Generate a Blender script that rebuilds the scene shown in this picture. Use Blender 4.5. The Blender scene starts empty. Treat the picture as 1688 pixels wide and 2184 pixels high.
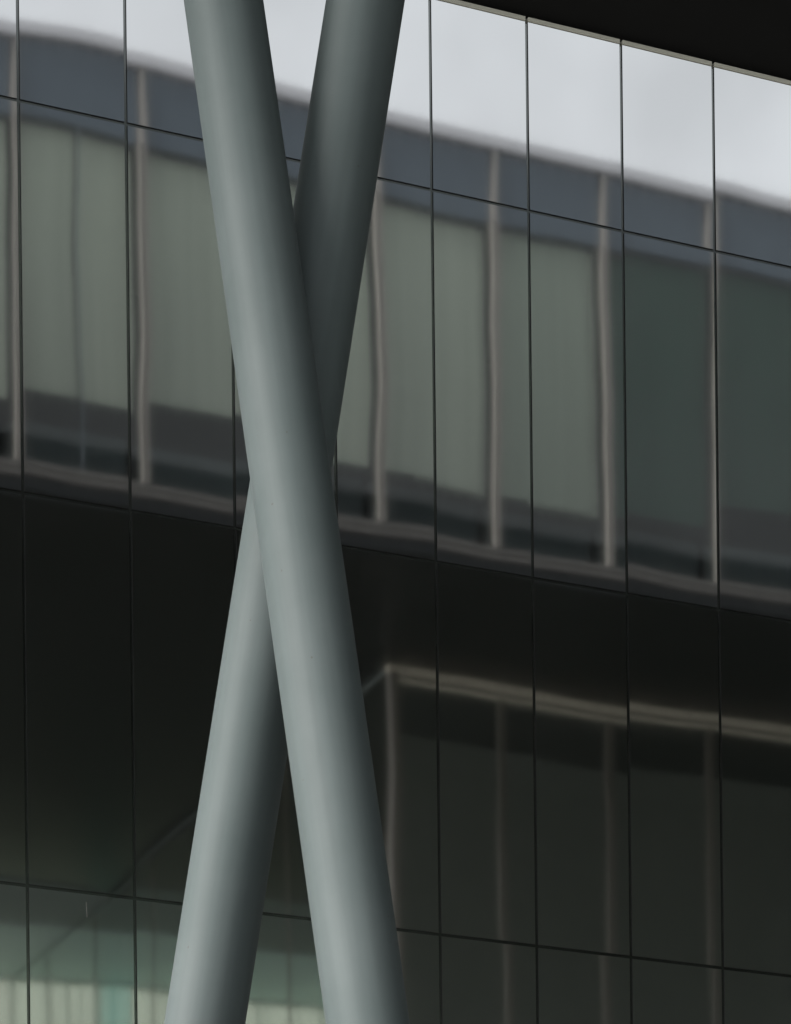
import bpy, bmesh, math, random
from mathutils import Vector, Matrix
random.seed(7)
R = math.radians
scene = bpy.context.scene
COL = scene.collection

# ------------------------------------------------------------------ camera
# World: facade lies in the plane y = 0, +X runs along it, -Y is outward, Z up.
EYE = 1.6
CAM_N = 21.732
THETA = 0.42716
ROLL = -0.011171
F = 7400.0 / 2184.0
cam_d = bpy.data.cameras.new('camera')
cam = bpy.data.objects.new('camera', cam_d)
COL.objects.link(cam)
cam.location = (0, -CAM_N, EYE)
cam.rotation_mode = 'QUATERNION'
m = Matrix.Rotation(-THETA, 3, 'Z') @ Matrix.Rotation(R(90), 3, 'X') @ Matrix.Rotation(ROLL, 3, 'Z')
cam.rotation_quaternion = m.to_quaternion()
cam_d.sensor_fit = 'VERTICAL'
cam_d.sensor_height = 24.0
cam_d.sensor_width = 24.0
cam_d.lens = 24.0 * F
cam_d.shift_x = 0.0
cam_d.shift_y = (4090.7 - 1092.0) / 2184.0
cam_d.clip_start = 0.05
cam_d.clip_end = 2000
scene.camera = cam

# ------------------------------------------------------------------ overcast daylight
SUN_EL, SUN_AZ = R(38), R(268)          # azimuth measured clockwise from +Y: the light comes from the left
world = bpy.data.worlds.new('World')
scene.world = world
world.use_nodes = True
wn, wl = world.node_tree.nodes, world.node_tree.links
wn.clear()
w_out = wn.new('ShaderNodeOutputWorld')
w_bg = wn.new('ShaderNodeBackground')
w_sky = wn.new('ShaderNodeTexSky')
w_sky.sky_type = 'NISHITA'
w_sky.sun_disc = False
w_sky.sun_elevation = SUN_EL
w_sky.sun_rotation = SUN_AZ
w_sky.air_density = 1.0
w_sky.dust_density = 2.0
w_hs = wn.new('ShaderNodeHueSaturation')
w_hs.inputs['Saturation'].default_value = 0.16
w_bg.inputs['Strength'].default_value = 0.075
wl.new(w_sky.outputs[0], w_hs.inputs['Color'])
# slow cloud variation all over the overcast sky
w_tc = wn.new('ShaderNodeTexCoord')
w_nz = wn.new('ShaderNodeTexNoise')
w_nz.inputs['Scale'].default_value = 20.0
w_nz.inputs['Detail'].default_value = 7
w_mr = wn.new('ShaderNodeMapRange')
w_mr.inputs['From Min'].default_value = 0.3
w_mr.inputs['From Max'].default_value = 0.7
w_mr.inputs['To Min'].default_value = 0.88
w_mr.inputs['To Max'].default_value = 1.12
w_mx = wn.new('ShaderNodeMix')
w_mx.data_type = 'RGBA'
w_mx.blend_type = 'MULTIPLY'
w_mx.inputs[0].default_value = 1.0
w_mp = wn.new('ShaderNodeMapping')
w_mp.inputs['Location'].default_value = (4.1, 2.2, .4)
wl.new(w_tc.outputs['Generated'], w_mp.inputs['Vector'])
wl.new(w_mp.outputs[0], w_nz.inputs['Vector'])
wl.new(w_nz.outputs['Fac'], w_mr.inputs['Value'])
wl.new(w_hs.outputs[0], w_mx.inputs[6])
wl.new(w_mr.outputs[0], w_mx.inputs[7])
wl.new(w_mx.outputs[2], w_bg.inputs['Color'])
wl.new(w_bg.outputs[0], w_out.inputs['Surface'])

sun_d = bpy.data.lights.new('sun', 'SUN')
sun_d.energy = 3.0
sun_d.angle = R(30)
sun_d.color = (1.0, 0.975, 0.935)
sun = bpy.data.objects.new('sun', sun_d)
COL.objects.link(sun)
to_sun = Vector((math.sin(SUN_AZ) * math.cos(SUN_EL), math.cos(SUN_AZ) * math.cos(SUN_EL), math.sin(SUN_EL)))
sun.rotation_mode = 'QUATERNION'
sun.rotation_quaternion = to_sun.to_track_quat('Z', 'Y')
sun.location = to_sun * 60

scene.view_settings.view_transform = 'Standard'
scene.view_settings.look = 'None'
scene.view_settings.exposure = 1.85
scene.view_settings.gamma = 1.0
scene.view_settings.use_curve_mapping = False

# ------------------------------------------------------------------ materials
class Mat:
    def __init__(self, name):
        self.m = bpy.data.materials.new(name)
        self.m.use_nodes = True
        self.n, self.l = self.m.node_tree.nodes, self.m.node_tree.links
        self.p = self.n['Principled BSDF']
        self.out = self.n['Material Output']
    def new(self, t, **kw):
        nd = self.n.new(t)
        for k, v in kw.items():
            setattr(nd, k, v)
        return nd
    def set(self, **kw):
        for k, v in kw.items():
            self.p.inputs[k.replace('_', ' ')].default_value = v
        return self

def rgb(r, g, b):
    return (r, g, b, 1.0)

def plain(name, col, rough=0.6, var=0.12, scale=3.0, spec=0.5, metallic=0.0):
    """colour with a little cloudy wear and fine grain"""
    M = Mat(name)
    tc = M.new('ShaderNodeTexCoord')
    nz = M.new('ShaderNodeTexNoise')
    nz.inputs['Scale'].default_value = scale
    nz.inputs['Detail'].default_value = 6
    rp = M.new('ShaderNodeMapRange')
    rp.inputs['To Min'].default_value = 1 - var
    rp.inputs['To Max'].default_value = 1 + var
    mx = M.new('ShaderNodeMix', data_type='RGBA', blend_type='MULTIPLY')
    mx.inputs[0].default_value = 1.0
    mx.inputs[6].default_value = rgb(*col)
    M.l.new(tc.outputs['Object'], nz.inputs['Vector'])
    M.l.new(nz.outputs['Fac'], rp.inputs['Value'])
    M.l.new(rp.outputs[0], mx.inputs[7])
    M.l.new(mx.outputs[2], M.p.inputs['Base Color'])
    M.set(Roughness=rough, Metallic=metallic)
    M.p.inputs['Specular IOR Level'].default_value = spec
    return M.m

def blind_material(name, col):
    M = Mat(name)
    tc = M.new('ShaderNodeTexCoord')
    mp = M.new('ShaderNodeMapping')
    mp.inputs['Scale'].default_value = (5.0, 1.0, .12)
    nz = M.new('ShaderNodeTexNoise')
    nz.inputs['Scale'].default_value = 1.0
    nz.inputs['Detail'].default_value = 5
    mr = M.new('ShaderNodeMapRange')
    mr.inputs['To Min'].default_value = .78
    mr.inputs['To Max'].default_value = 1.2
    mx = M.new('ShaderNodeMix', data_type='RGBA', blend_type='MULTIPLY')
    mx.inputs[0].default_value = 1.0
    mx.inputs[6].default_value = rgb(*col)
    M.l.new(tc.outputs['Object'], mp.inputs['Vector'])
    M.l.new(mp.outputs[0], nz.inputs['Vector'])
    M.l.new(nz.outputs['Fac'], mr.inputs['Value'])
    M.l.new(mr.outputs[0], mx.inputs[7])
    M.l.new(mx.outputs[2], M.p.inputs['Base Color'])
    M.set(Roughness=.9)
    return M.m

def wavy_normal(M, tilt, wave, scale):
    """each panel sits at a very slightly different angle and is gently pillowed"""
    geo = M.new('ShaderNodeNewGeometry')
    oi = M.new('ShaderNodeObjectInfo')
    wn1 = M.new('ShaderNodeTexWhiteNoise', noise_dimensions='1D')
    M.l.new(oi.outputs['Random'], wn1.inputs['W'])
    tsub = M.new('ShaderNodeVectorMath', operation='SUBTRACT')
    tsub.inputs[1].default_value = (.5, .5, .5)
    M.l.new(wn1.outputs['Color'], tsub.inputs[0])
    tsc = M.new('ShaderNodeVectorMath', operation='SCALE')
    tsc.inputs['Scale'].default_value = tilt
    M.l.new(tsub.outputs[0], tsc.inputs[0])
    off = M.new('ShaderNodeVectorMath', operation='SCALE')
    off.inputs['Scale'].default_value = 37.0
    M.l.new(wn1.outputs['Color'], off.inputs[0])
    add = M.new('ShaderNodeVectorMath', operation='ADD')
    M.l.new(geo.outputs['Position'], add.inputs[0])
    M.l.new(off.outputs[0], add.inputs[1])
    nz = M.new('ShaderNodeTexNoise')
    nz.inputs['Scale'].default_value = scale
    nz.inputs['Detail'].default_value = 1.0
    M.l.new(add.outputs[0], nz.inputs['Vector'])
    nsub = M.new('ShaderNodeVectorMath', operation='SUBTRACT')
    nsub.inputs[1].default_value = (.5, .5, .5)
    M.l.new(nz.outputs['Color'], nsub.inputs[0])
    nsc = M.new('ShaderNodeVectorMath', operation='SCALE')
    nsc.inputs['Scale'].default_value = wave
    M.l.new(nsub.outputs[0], nsc.inputs[0])
    a1 = M.new('ShaderNodeVectorMath', operation='ADD')
    a2 = M.new('ShaderNodeVectorMath', operation='ADD')
    nn = M.new('ShaderNodeVectorMath', operation='NORMALIZE')
    M.l.new(geo.outputs['Normal'], a1.inputs[0])
    M.l.new(tsc.outputs[0], a1.inputs[1])
    M.l.new(a1.outputs[0], a2.inputs[0])
    M.l.new(nsc.outputs[0], a2.inputs[1])
    M.l.new(a2.outputs[0], nn.inputs[0])
    M.l.new(nn.outputs[0], M.p.inputs['Normal'])
    return nn

def panel_material():
    M = Mat('glossy_dark_panel')
    M.set(Base_Color=rgb(.86, .87, .85), Metallic=1.0, Roughness=0.035)
    wavy_normal(M, 0.0030, 0.0036, 0.85)
    # faint smears of dust change only the gloss
    tc = M.new('ShaderNodeTexCoord')
    nz = M.new('ShaderNodeTexNoise')
    nz.inputs['Scale'].default_value = 2.5
    nz.inputs['Detail'].default_value = 5
    mr = M.new('ShaderNodeMapRange')
    mr.inputs['To Min'].default_value = 0.021
    mr.inputs['To Max'].default_value = 0.040
    mp = M.new('ShaderNodeMapping')
    mp.inputs['Scale'].default_value = (5, 1, .25)
    M.l.new(tc.outputs['Object'], mp.inputs['Vector'])
    M.l.new(mp.outputs[0], nz.inputs['Vector'])
    M.l.new(nz.outputs['Fac'], mr.inputs['Value'])
    M.l.new(mr.outputs[0], M.p.inputs['Roughness'])
    return M.m

def glass_material(name, tint, ior=1.39, gloss_rough=0.02):
    """thin architectural glass: sees through with a tint, mirrors by Fresnel"""
    M = Mat(name)
    tr = M.new('ShaderNodeBsdfTransparent')
    tr.inputs['Color'].default_value = rgb(*tint)
    gl = M.new('ShaderNodeBsdfGlossy')
    gl.inputs['Roughness'].default_value = gloss_rough
    gl.inputs['Color'].default_value = rgb(1, 1, 1)
    lw = M.new('ShaderNodeLayerWeight')            # facing = 1 - |cos|, the same from both sides of the sheet
    lw.inputs['Blend'].default_value = .5
    pw = M.new('ShaderNodeMath', operation='POWER')
    pw.inputs[1].default_value = 5.0
    f0 = ((ior - 1) / (ior + 1)) ** 2
    fr = M.new('ShaderNodeMath', operation='MULTIPLY_ADD')
    fr.inputs[1].default_value = 1 - f0
    fr.inputs[2].default_value = f0
    M.l.new(lw.outputs['Facing'], pw.inputs[0])
    M.l.new(pw.outputs[0], fr.inputs[0])
    mx = M.new('ShaderNodeMixShader')
    M.l.new(fr.outputs[0], mx.inputs[0])
    M.l.new(tr.outputs[0], mx.inputs[1])
    M.l.new(gl.outputs[0], mx.inputs[2])
    M.l.new(mx.outputs[0], M.out.inputs['Surface'])
    return M.m

def column_material():
    M = Mat('pale_grey_green_paint')
    tc = M.new('ShaderNodeTexCoord')
    base = M.new('ShaderNodeMix', data_type='RGBA')
    base.inputs[6].default_value = rgb(.051, .064, .0635)
    base.inputs[7].default_value = rgb(.0625, .0755, .0755)
    n1 = M.new('ShaderNodeTexNoise'); n1.inputs['Scale'].default_value = 1.4; n1.inputs['Detail'].default_value = 8
    n1.inputs['Roughness'].default_value = .62
    M.l.new(tc.outputs['Object'], n1.inputs['Vector'])
    r1 = M.new('ShaderNodeMapRange')
    r1.inputs['From Min'].default_value = .32
    r1.inputs['From Max'].default_value = .68
    M.l.new(n1.outputs['Fac'], r1.inputs['Value'])
    M.l.new(r1.outputs[0], base.inputs[0])
    # sparse specks of dirt and chips
    vo = M.new('ShaderNodeTexVoronoi'); vo.inputs['Scale'].default_value = 7.0
    M.l.new(tc.outputs['Object'], vo.inputs['Vector'])
    lt = M.new('ShaderNodeMath', operation='LESS_THAN'); lt.inputs[1].default_value = 0.060
    n3 = M.new('ShaderNodeTexNoise'); n3.inputs['Scale'].default_value = 60
    M.l.new(tc.outputs['Object'], n3.inputs['Vector'])
    ad = M.new('ShaderNodeMath', operation='MULTIPLY_ADD'); ad.inputs[1].default_value = 0.05; 
    M.l.new(n3.outputs['Fac'], ad.inputs[0]); M.l.new(vo.outputs['Distance'], ad.inputs[2])
    M.l.new(ad.outputs[0], lt.inputs[0])
    sc = M.new('ShaderNodeMath', operation='MULTIPLY'); sc.inputs[1].default_value = .6
    M.l.new(lt.outputs[0], sc.inputs[0])
    mx = M.new('ShaderNodeMix', data_type='RGBA')
    mx.inputs[7].default_value = rgb(.04, .035, .028)
    M.l.new(sc.outputs[0], mx.inputs[0]); M.l.new(base.outputs[2], mx.inputs[6])
    # thin rain streaks along the shaft
    mp = M.new('ShaderNodeMapping'); mp.inputs['Scale'].default_value = (22, 22, .7)
    M.l.new(tc.outputs['Object'], mp.inputs['Vector'])
    n2 = M.new('ShaderNodeTexNoise'); n2.inputs['Scale'].default_value = 1.0; n2.inputs['Detail'].default_value = 4
    M.l.new(mp.outputs[0], n2.inputs['Vector'])
    mr = M.new('ShaderNodeMapRange'); mr.inputs['To Min'].default_value = .86; mr.inputs['To Max'].default_value = 1.13
    M.l.new(n2.outputs['Fac'], mr.inputs['Value'])
    mu = M.new('ShaderNodeMix', data_type='RGBA', blend_type='MULTIPLY'); mu.inputs[0].default_value = 1
    M.l.new(mx.outputs[2], mu.inputs[6]); M.l.new(mr.outputs[0], mu.inputs[7])
    M.l.new(mu.outputs[2], M.p.inputs['Base Color'])
    M.set(Roughness=.62)
    M.p.inputs['Specular IOR Level'].default_value = .15
    bp = M.new('ShaderNodeBump'); bp.inputs['Strength'].default_value = .08; bp.inputs['Distance'].default_value = .004
    n4 = M.new('ShaderNodeTexNoise'); n4.inputs['Scale'].default_value = 9; n4.inputs['Detail'].default_value = 7
    M.l.new(tc.outputs['Object'], n4.inputs['Vector']); M.l.new(n4.outputs['Fac'], bp.inputs['Height'])
    M.l.new(bp.outputs[0], M.p.inputs['Normal'])
    return M.m

def paving_material():
    M = Mat('grey_paving')
    tc = M.new('ShaderNodeTexCoord')
    br = M.new('ShaderNodeTexBrick')
    br.inputs['Scale'].default_value = 1.0
    br.inputs['Color1'].default_value = rgb(.155, .155, .15)
    br.inputs['Color2'].default_value = rgb(.19, .188, .182)
    br.inputs['Mortar'].default_value = rgb(.06, .06, .06)
    br.inputs['Mortar Size'].default_value = .008
    M.l.new(tc.outputs['Object'], br.inputs['Vector'])
    M.l.new(br.outputs['Color'], M.p.inputs['Base Color'])
    M.set(Roughness=.8)
    return M.m

MP = panel_material()
MGASKET = plain('black_gasket', (.26, .275, .26), .12, .1, metallic=1.0)
MEDGE = plain('dark_panel_edge', (.01, .01, .01), .6, .1, spec=.2)
MCOPING = plain('dull_cream_metal', (.42, .41, .35), .45, .08)
MSOFFIT = plain('black_soffit', (.008, .008, .0076), .75, .15, spec=.1)
MCOL = column_material()
MPAV = paving_material()
MCONC = plain('grey_concrete', (.30, .30, .29), .85, .15)
MFRAME = plain('warm_grey_frame', (.205, .195, .184), .5, .08)
MFASCIA = plain('slate_fascia', (.012, .015, .016), .4, .1)
MSILL = plain('sill_metal', (.115, .11, .106), .5, .1)
MHFRAME = plain('bronze_frame', (.50, .465, .40), .5, .1)
MCAP = plain('lilac_grey_coping', (.40, .40, .43), .5, .08)
MGLASS = glass_material('vision_glass', (.86, .88, .86))
MSPAN = plain('navy_spandrel_glass', (.062, .080, .099), .06, .1, spec=.5)
MCLEAR = glass_material('clear_hall_glass', (.97, .985, .98))
MBLIND = blind_material('grey_green_blind', (.47, .485, .44))
MBLIND2 = blind_material('pale_blind', (.45, .465, .425))
MBLIND3 = blind_material('grey_blind', (.345, .37, .335))
MBLINDD = blind_material('dark_green_blind', (.03, .07, .055))
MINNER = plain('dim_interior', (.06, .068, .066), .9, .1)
MSILLN = plain('navy_fill', (.085, .10, .115), .8, .1)
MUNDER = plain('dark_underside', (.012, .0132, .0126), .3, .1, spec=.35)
MCEILLIT = plain('hall_ceiling_lit', (.40, .52, .52), .6, .1)  # ceiling tones step lighter near the far windows: painted light falloff
MCEILHALF = plain('half_lit_ceiling', (.14, .165, .165), .6, .1)
MPASSLIT = plain('passage_ceiling_lit', (.34, .44, .44), .5, .1)
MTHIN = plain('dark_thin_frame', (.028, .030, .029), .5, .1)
MHMULL = plain('bronze_mullion', (.115, .108, .096), .5, .1)
MPART = plain('charcoal_partition', (.115, .122, .112), .8, .1)
MFARP = glass_material('cream_tinted_glass', (.60, .62, .55))
MFART = glass_material('teal_tinted_glass', (.38, .52, .47))
MTEAL = plain('teal_frame', (.20, .27, .25), .5, .1)

# ------------------------------------------------------------------ helpers
def link(name, mesh, mat=None, parent=None):
    o = bpy.data.objects.new(name, mesh)
    COL.objects.link(o)
    if mat and not mesh.materials:
        mesh.materials.append(mat)
    if parent:
        o.parent = parent
    return o

def add_box(bm, x0, x1, y0, y1, z0, z1):
    vs = [bm.verts.new(c) for c in ((x0, y0, z0), (x1, y0, z0), (x1, y1, z0), (x0, y1, z0),
                                    (x0, y0, z1), (x1, y0, z1), (x1, y1, z1), (x0, y1, z1))]
    for f in ((3, 2, 1, 0), (4, 5, 6, 7), (0, 1, 5, 4), (1, 2, 6, 5), (2, 3, 7, 6), (3, 0, 4, 7)):
        bm.faces.new([vs[i] for i in f])

def to_mesh(bm, name, bevel=0.0, smooth=False):
    if bevel:
        bmesh.ops.bevel(bm, geom=bm.edges[:], offset=bevel, segments=2, affect='EDGES', profile=.5)
    me = bpy.data.meshes.new(name)
    bm.to_mesh(me)
    bm.free()
    if smooth:
        for p in me.polygons:
            p.use_smooth = True
    return me

def boxes(name, mat, parent, *bs, bevel=0.0):
    bm = bmesh.new()
    for b in bs:
        add_box(bm, *b)
    return link(name, to_mesh(bm, name, bevel), mat, parent)

def empty(name, loc, label, cat, group=None):
    o = bpy.data.objects.new(name, None)
    COL.objects.link(o)
    o.location = loc
    o['label'] = label
    o['category'] = cat
    if group:
        o['group'] = group
    return o

# ------------------------------------------------------------------ ground
bm = bmesh.new()
g = 600
bm.faces.new([bm.verts.new(c) for c in ((-g, -g, 0), (g, -g, 0), (g, g, 0), (-g, g, 0))])
ground = link('ground', to_mesh(bm, 'ground'), MPAV)
ground['kind'] = 'structure'

MBOUNCE = plain('bounce_gravel', (.50, .55, .54), .9, .15, scale=.5)  # added unseen sheet, bounces light up onto the hall ceiling
bm = bmesh.new()
bm.faces.new([bm.verts.new(c) for c in ((-100, -300, .004), (200, -300, .004), (200, -46.5, .004), (-100, -46.5, .004))])
fore = link('bounce_forecourt', to_mesh(bm, 'bounce_forecourt'), MBOUNCE)
fore['kind'] = 'structure'

# ------------------------------------------------------------------ the panelled building
S0, PW = 7.31584, 0.75
GAP = 0.020
ROWS = [h + EYE for h in (13.3152, 11.9764, 9.39715, 6.81378, 4.2306, 1.6474, -0.9358)]
KMIN, KMAX = -22, 40
KSPLIT = -8                                              # single panels from here on; the far left end is one joined field
XL, XR = S0 + KMIN * PW, S0 + KMAX * PW
wall = empty('panelled_building', (0, 0, 0),
             'dark mirror-glossy panel wall under a sloping black soffit behind the crossed columns', 'building')
# backing sheet seen in the joints
boxes('backing_sheet', MGASKET, wall, (XL, XR, .0085, .10, .0, ROWS[0] - .02))
boxes('wall_core', MCONC, wall, (XL, XR, .103, 12.0, .0, ROWS[0] - .03))
boxes('plinth', MCONC, wall, (XL, XR, -.006, .0065, .0, ROWS[-1] - .012))

mesh_cache = {}
def panel_mesh(hgt):
    key = round(hgt, 4)
    if key not in mesh_cache:
        bm = bmesh.new()
        w, h = PW - GAP, hgt - GAP
        add_box(bm, -w / 2, w / 2, 0, .0075, -h / 2, h / 2)
        me = mesh_cache[key] = to_mesh(bm, 'panel', 0.0012)
        me.materials.append(MP)
        me.materials.append(MEDGE)
        for p in me.polygons:
            p.material_index = 0 if p.normal.y < -.99 else 1
    return mesh_cache[key]

for i in range(len(ROWS) - 1):
    z1, z0 = ROWS[i], ROWS[i + 1]
    for k in range(KSPLIT, KMAX):
        o = link('panel', panel_mesh(z1 - z0), MP, wall)
        o.location = (S0 + (k + .5) * PW, 0, (z0 + z1) / 2)
bm = bmesh.new()
for i in range(len(ROWS) - 1):
    for k in range(KMIN, KSPLIT):
        add_box(bm, S0 + k * PW + GAP / 2, S0 + (k + 1) * PW - GAP / 2, 0, .0075, ROWS[i + 1] + GAP / 2, ROWS[i] - GAP / 2)
fld = link('panel_field', to_mesh(bm, 'panel_field'), MP, wall)
fld['kind'] = 'stuff'
# a small pale upright streak on one low panel near the left
bm = bmesh.new()
add_box(bm, -.002, .002, -.0012, .0005, -.05, .05)
dm = link('pale_streak', to_mesh(bm, 'pale_streak', .0006), MHMULL, wall)
dm.location = (7.726, 0, 6.70 + EYE)
dm.rotation_euler = (0, R(-3), 0)
# cream coping, one length per panel
bm = bmesh.new()
add_box(bm, -(PW - GAP) / 2, (PW - GAP) / 2, -.010, .06, 0, .030)
cop = to_mesh(bm, 'coping', .004)
for k in range(KMIN, KMAX):
    o = link('coping', cop, MCOPING, wall)
    o.location = (S0 + (k + .5) * PW, 0, ROWS[0] - .008)
# sloping black soffit and its roof
SOF0 = ROWS[0] + .026
def soffit_z(n):
    return SOF0 + .64 * n
bm = bmesh.new()
prof = [(.07, SOF0 + 0.0), (-14, soffit_z(14)), (-14, soffit_z(14) + 1.2), (12, soffit_z(14) + 1.2), (12, SOF0)]
A = [bm.verts.new((-6.0, y, z)) for y, z in prof]
B = [bm.verts.new((XR + .2, y, z)) for y, z in prof]
n = len(prof)
for i in range(n):
    j = (i + 1) % n
    bm.faces.new((A[i], A[j], B[j], B[i]))
bm.faces.new(A[::-1]); bm.faces.new(B)
bmesh.ops.recalc_face_normals(bm, faces=bm.faces)
link('roof_soffit', to_mesh(bm, 'roof_soffit'), MSOFFIT, wall)

# ------------------------------------------------------------------ the two crossing columns
def column(p_hi, p_lo, radius, label):
    a = Vector((p_hi[0], -p_hi[1], p_hi[2] + EYE))
    b = Vector((p_lo[0], -p_lo[1], p_lo[2] + EYE))
    d = (a - b).normalized()
    base = b + d * ((0.0 - b.z) / d.z)                     # foot on the ground
    # head: where the axis meets the soffit, z = SOF0 + .95 * (-y)
    t = (SOF0 - .64 * base.y - base.z) / (d.z + .64 * d.y)
    length = t + .25
    root = empty('steel_column', base, label, 'column', 'crossed pale steel columns')
    q = d.to_track_quat('Z', 'Y')
    seg = 96
    bm = bmesh.new()
    rings = []
    for z in (-.15, length):
        rings.append([bm.verts.new((radius * math.cos(2 * math.pi * i / seg), radius * math.sin(2 * math.pi * i / seg), z)) for i in range(seg)])
    for i in range(seg):
        j = (i + 1) % seg
        f = bm.faces.new((rings[0][i], rings[0][j], rings[1][j], rings[1][i]))
        f.smooth = True
    for cap in (bm.faces.new(rings[0][::-1]), bm.faces.new(rings[1])):
        for e in cap.edges:
            e.smooth = False
    sh = link('shaft', to_mesh(bm, 'shaft'), MCOL, root)
    sh.rotation_mode = 'QUATERNION'
    sh.rotation_quaternion = q
    # foot plate with bolts
    bm = bmesh.new()
    add_box(bm, -.36, .36, -.36, .36, .004, .04)
    link('base_plate', to_mesh(bm, 'base_plate', .004), MCOL, root)
    for sx in (-.28, .28):
        for sy in (-.28, .28):
            bm = bmesh.new()
            bmesh.ops.create_cone(bm, cap_ends=True, segments=6, radius1=.03, radius2=.03, depth=.04)
            bt = link('bolt', to_mesh(bm, 'bolt'), MFASCIA, root)
            bt.location = (sx, sy, .06)
    return root

column((6.1838, 6.4179, 9.1297), (6.3906, 7.5008, 4.0207), .1875,
       'paler front steel tube column, leaning to the left as it rises, passing before the other column')
column((6.9017, 6.4699, 9.2604), (5.9614, 6.5913, 4.1967), .1875,
       'shadier rear steel tube column, leaning to the right as it rises, passing behind the other column')

# ------------------------------------------------------------------ the glazed building across the plaza, mirrored in the panels
GN = 22.3                                                  # distance of its upper front from the panel wall
GX0, GX1 = 11.10, 46.8
SILL, VIS, PAR, ROOF, UND = [v + EYE for v in (19.42, 24.03, 25.06, 25.25, 19.04)]
gb = empty('glazed_building', (22, -GN, 0),
           'long overhanging glazed building mirrored in the dark wall panels, above a dark undercroft', 'building')
OX, OY = -22, GN
def gbx(name, mat, *bs, bevel=0.0, parent=None):
    """boxes given as s0,s1,n0,n1,z0,z1 in the wall's frame"""
    bb = [(s0 + OX, s1 + OX, -n1 + OY, -n0 + OY, z0, z1) for s0, s1, n0, n1, z0, z1 in bs]
    return boxes(name, mat, parent or gb, *bb, bevel=bevel)

GBACK = 45.0
gbx('roof_slab', MCONC, (GX0, GX1, GN + .02, GBACK, PAR + .004, ROOF - .02))
gbx('roof_coping', MCAP, (GX0 - .1, GX1 + .1, GN - .10, GN + .35, PAR + .01, ROOF), bevel=.02)
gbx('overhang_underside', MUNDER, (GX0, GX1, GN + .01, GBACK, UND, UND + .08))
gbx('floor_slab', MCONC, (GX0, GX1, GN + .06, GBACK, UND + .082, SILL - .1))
gbx('slate_fascia', MFASCIA, (GX0, GX1, GN - .01, GN + .055, UND + .004, UND + .20))
gbx('sill_rail', MSILL, (GX0, GX1, GN - .05, GN + .05, UND + .203, UND + .275), (GX0, GX1, GN - .05, GN + .05, UND + .305, UND + .38), (GX0, GX1, GN - .02, GN + .05, UND + .275, UND + .305))
gbx('end_wall', MFASCIA, (GX0 - .02, GX0, GN, GBACK, UND, PAR))
gbx('end_wall', MFASCIA, (GX1, GX1 + .02, GN, GBACK, UND, PAR))
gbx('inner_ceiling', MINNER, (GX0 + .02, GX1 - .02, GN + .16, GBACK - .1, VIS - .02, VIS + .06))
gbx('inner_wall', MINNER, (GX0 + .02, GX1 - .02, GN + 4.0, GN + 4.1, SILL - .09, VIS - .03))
gbx('back_wall', MCONC, (GX0, GX1, GBACK, GBACK + .2, UND, ROOF - .03))

mull = [14.76 - 1.79 * 2, 14.76 - 1.79, 14.76, 16.545, 18.33, 20.12, 21.87, 23.65, 25.42]
while mull[-1] < GX1 - 1.8:
    mull.append(mull[-1] + 1.78)
for x in mull:
    # two fins with a groove in front of the vision glass, one plain cover strip on the spandrel
    gbx('mullion', MFRAME, (x - .052, x - .02, GN - .06, GN + .06, SILL + .002, VIS - .01),
        (x + .02, x + .052, GN - .06, GN + .06, SILL + .002, VIS - .01),
        (x - .02, x + .02, GN + .02, GN + .05, SILL + .002, VIS - .01),
        (x - .042, x + .042, GN - .06, GN + .06, VIS - .01, PAR - .01))
# blind bottoms and tones, bay by bay (heights above the eye from the photograph)
bays = {2: (20.45, MBLIND), 3: (20.64, MBLIND2), 4: (20.22, MBLIND), 5: (20.23, MBLIND2), 6: (20.24, MBLIND3), 7: (20.27, MBLINDD), 8: (20.63, MBLINDD)}
for i in range(len(mull) - 1):
    a, b = mull[i] + .06, mull[i + 1] - .06
    pane = gbx('window', MGLASS, (a, b, GN + .0, GN + .012, SILL + .01, VIS - .012))
    gbx('spandrel_glass', MSPAN, (a, b, GN + .0, GN + .03, VIS - .008, PAR - .005))
    zb, mt = bays.get(i, (20.3, MBLINDD if i > 8 and i % 2 else MBLIND))
    zb += EYE
    if i == 2:       # this bay's glass is split by a thin joint
        c = 15.67
        gbx('glazing_bead', MSILLN, (c - .012, c + .012, GN - .012, GN - .002, SILL + .01, VIS - .012))
        gbx('blind', mt, (a + .03, c - .02, GN + .16, GN + .17, zb, VIS - .03), (c + .02, b - .05, GN + .16, GN + .17, zb - .02, VIS - .03), parent=gb)
    elif i in (5, 6):
        c = b - .13
        gbx('blind', mt, (a + .04, c, GN + .16, GN + .17, zb, VIS - .03))
        gbx('blind', MBLIND, (a + .55, b - .02, GN + .20, GN + .21, zb - .03, VIS - .03))
    else:
        gbx('blind', mt, (a + .05, b - .05, GN + .16, GN + .17, zb, VIS - .03))
    if i >= 2:
        gbx('low_navy_fill', MSILLN, (a, b, GN + .5, GN + .9, SILL - .09, SILL + .75))  # added navy boxes, standing in for sky mirrored low in the glass

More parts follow.
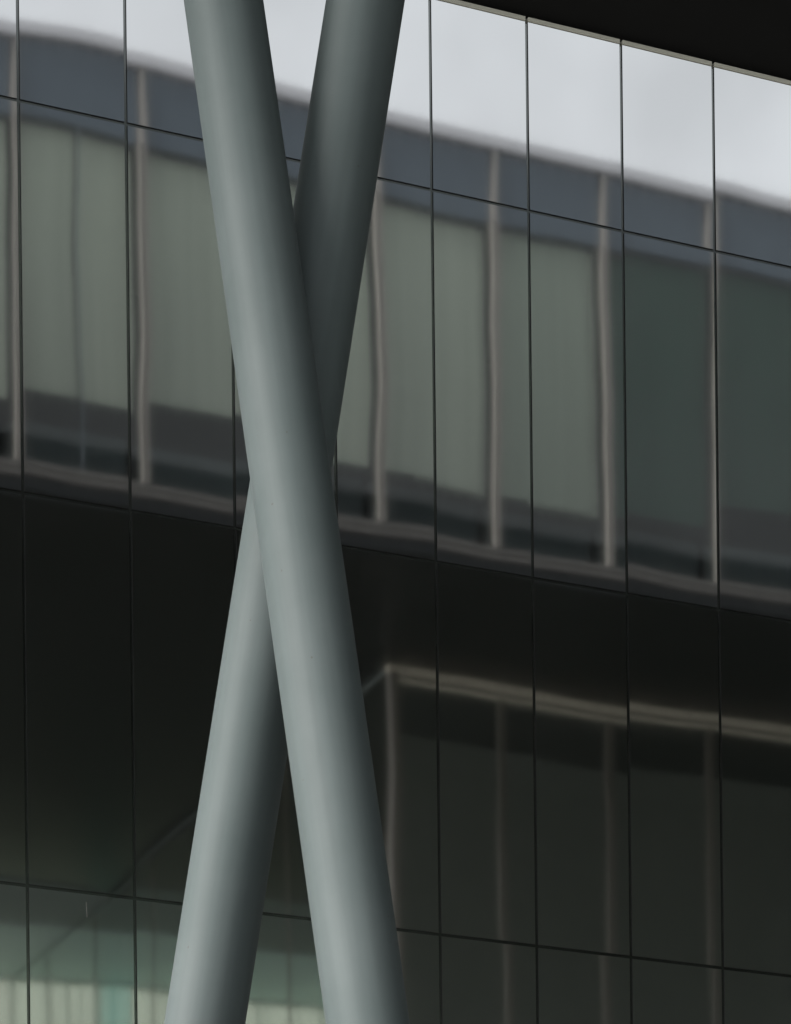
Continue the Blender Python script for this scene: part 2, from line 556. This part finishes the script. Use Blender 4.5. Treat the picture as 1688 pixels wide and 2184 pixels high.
# lower hall set back beneath the overhang
HN, HX = 26.3, 21.98
gbx('hall_head_rail', MHFRAME, (HX - .08, GX1, HN - .08, HN + .08, UND - .125, UND - .03), bevel=.01)
gbx('hall_head_rail', MHFRAME, (HX + .09, GX1, HN - .04, HN + .06, UND - .25, UND - .215))
gbx('hall_side_rail', MCEILHALF, (HX - .008, HX + .008, HN + .09, GBACK - .3, UND - .07, UND - .012))
gbx('corner_post', MFRAME, (HX - .065, HX - .03, HN - .09, HN + .06, .01, UND - .16))
gbx('corner_post', MHMULL, (HX - .026, HX + .07, HN - .09, HN + .06, .01, UND - .16))
hm = [HX, 23.87, 25.72, 27.62]
while hm[-1] < GX1 - 2:
    hm.append(hm[-1] + 1.87)
for x in hm[1:]:
    gbx('hall_mullion', MHMULL, (x - .05, x - .018, HN - .05, HN + .05, .01, UND - .275), (x + .018, x + .05, HN - .05, HN + .05, .01, UND - .275), (x - .018, x + .018, HN - .0, HN + .03, .01, UND - .275))
for i in range(len(hm) - 1):
    gbx('hall_pane', MCLEAR, (hm[i] + .075, hm[i + 1] - .075, HN, HN + .012, .01, UND - .275))
sm = [HN + .1, 30.42, 32.66, 36.4, 40.08, 42.81, 44.6]
for nn in sm[1:-1]:
    gbx('hall_mullion', MHMULL, (HX - .012, HX + .02, nn - .02, nn + .02, .01, UND - .14))
for i in range(len(sm) - 1):
    gbx('hall_pane', MCLEAR, (HX, HX + .012, sm[i] + .055, sm[i + 1] - .055, .01, UND - .14))
gbx('hall_ceiling_shade', MTHIN, (HX + .1, GX1, HN + .1, 38.49, UND - .03, UND - .006))  # darkest ceiling step, shade away from the windows put into the colour
gbx('hall_ceiling_lit', MCEILHALF, (HX + .012, GX1, 38.5, 41.298, UND - .03, UND - .006))
gbx('hall_ceiling_lit', MCEILLIT, (HX + .012, GX1, 41.3, GBACK - .2, UND - .03, UND - .006))
gbx('partition', MPART, (23.33, GX1, 29.0, 29.15, .01, UND - .032))
# far clerestory: added pale ground throws light up, lighter ceiling steps paint in more
gbx('far_ceiling_lit', MCEILHALF, (GX0 + .16, HX - .012, 38.5, 41.298, UND - .03, UND - .006))
gbx('far_ceiling_lit', MPASSLIT, (GX0 + .16, HX - .012, 41.3, GBACK - .2, UND - .03, UND - .006))
FN = 44.75
CLER = UND - 1.9
fx = [20.65, 21.3, 21.99, 22.62, 23.04, 23.71, 24.42]
while fx[0] > 12:
    fx.insert(0, fx[0] - .7)
while fx[-1] < GX1 - 1:
    fx.append(fx[-1] + .72)
for x in fx:
    gbx('far_mullion', MTEAL, (x - .022, x + .022, FN - .05, FN + .05, CLER + .005, UND - .075))
gbx('far_head', MTEAL, (fx[0], fx[-1], FN - .05, FN + .05, UND - .07, UND - .034))
for i in range(len(fx) - 1):
    teal = abs(fx[i] - 23.71) < .01
    gbx('far_pane', MFART if teal else MFARP, (fx[i] + .024, fx[i + 1] - .024, FN, FN + .012, CLER + .005, UND - .078))
gbx('added_passage_wall', MTHIN, (GX0, GX0 + .15, 37.0, FN - .11, .01, UND - .035))  # added unseen wall, cuts side light on the ceiling and underside
gbx('far_wall', MTHIN, (GX0, GX1, FN - .1, FN + .1, .01, CLER))  # added solid below the clerestory, so light on the ceiling fades quickly

# ------------------------------------------------------------------ unseen wing, added to block light on the columns' right side
wing = empty('added_shade_wing', (39.5, -11, 0), 'unseen dark wing, added to block light from the right', 'building')
def wbx(name, mat, x0, x1, n0, n1, z0, z1, bevel=0.0):
    return boxes(name, mat, wing, (x0 - 39.5, x1 - 39.5, -n1 + 11, -n0 + 11, z0, z1), bevel=bevel)
wbx('shade_wing_wall', MPART, 38.6, 42, .12, 22.1, .0, 28)
wbx('roof_edge', MFASCIA, 38.5, 42.1, .02, 22.15, 28.003, 28.3, .02)
for kk in range(7):
    for fl in range(6):
        wbx('window', MSPAN, 38.57, 38.62, 1.5 + kk * 3, 3.3 + kk * 3, 1.6 + fl * 3.9, 3.9 + fl * 3.9)
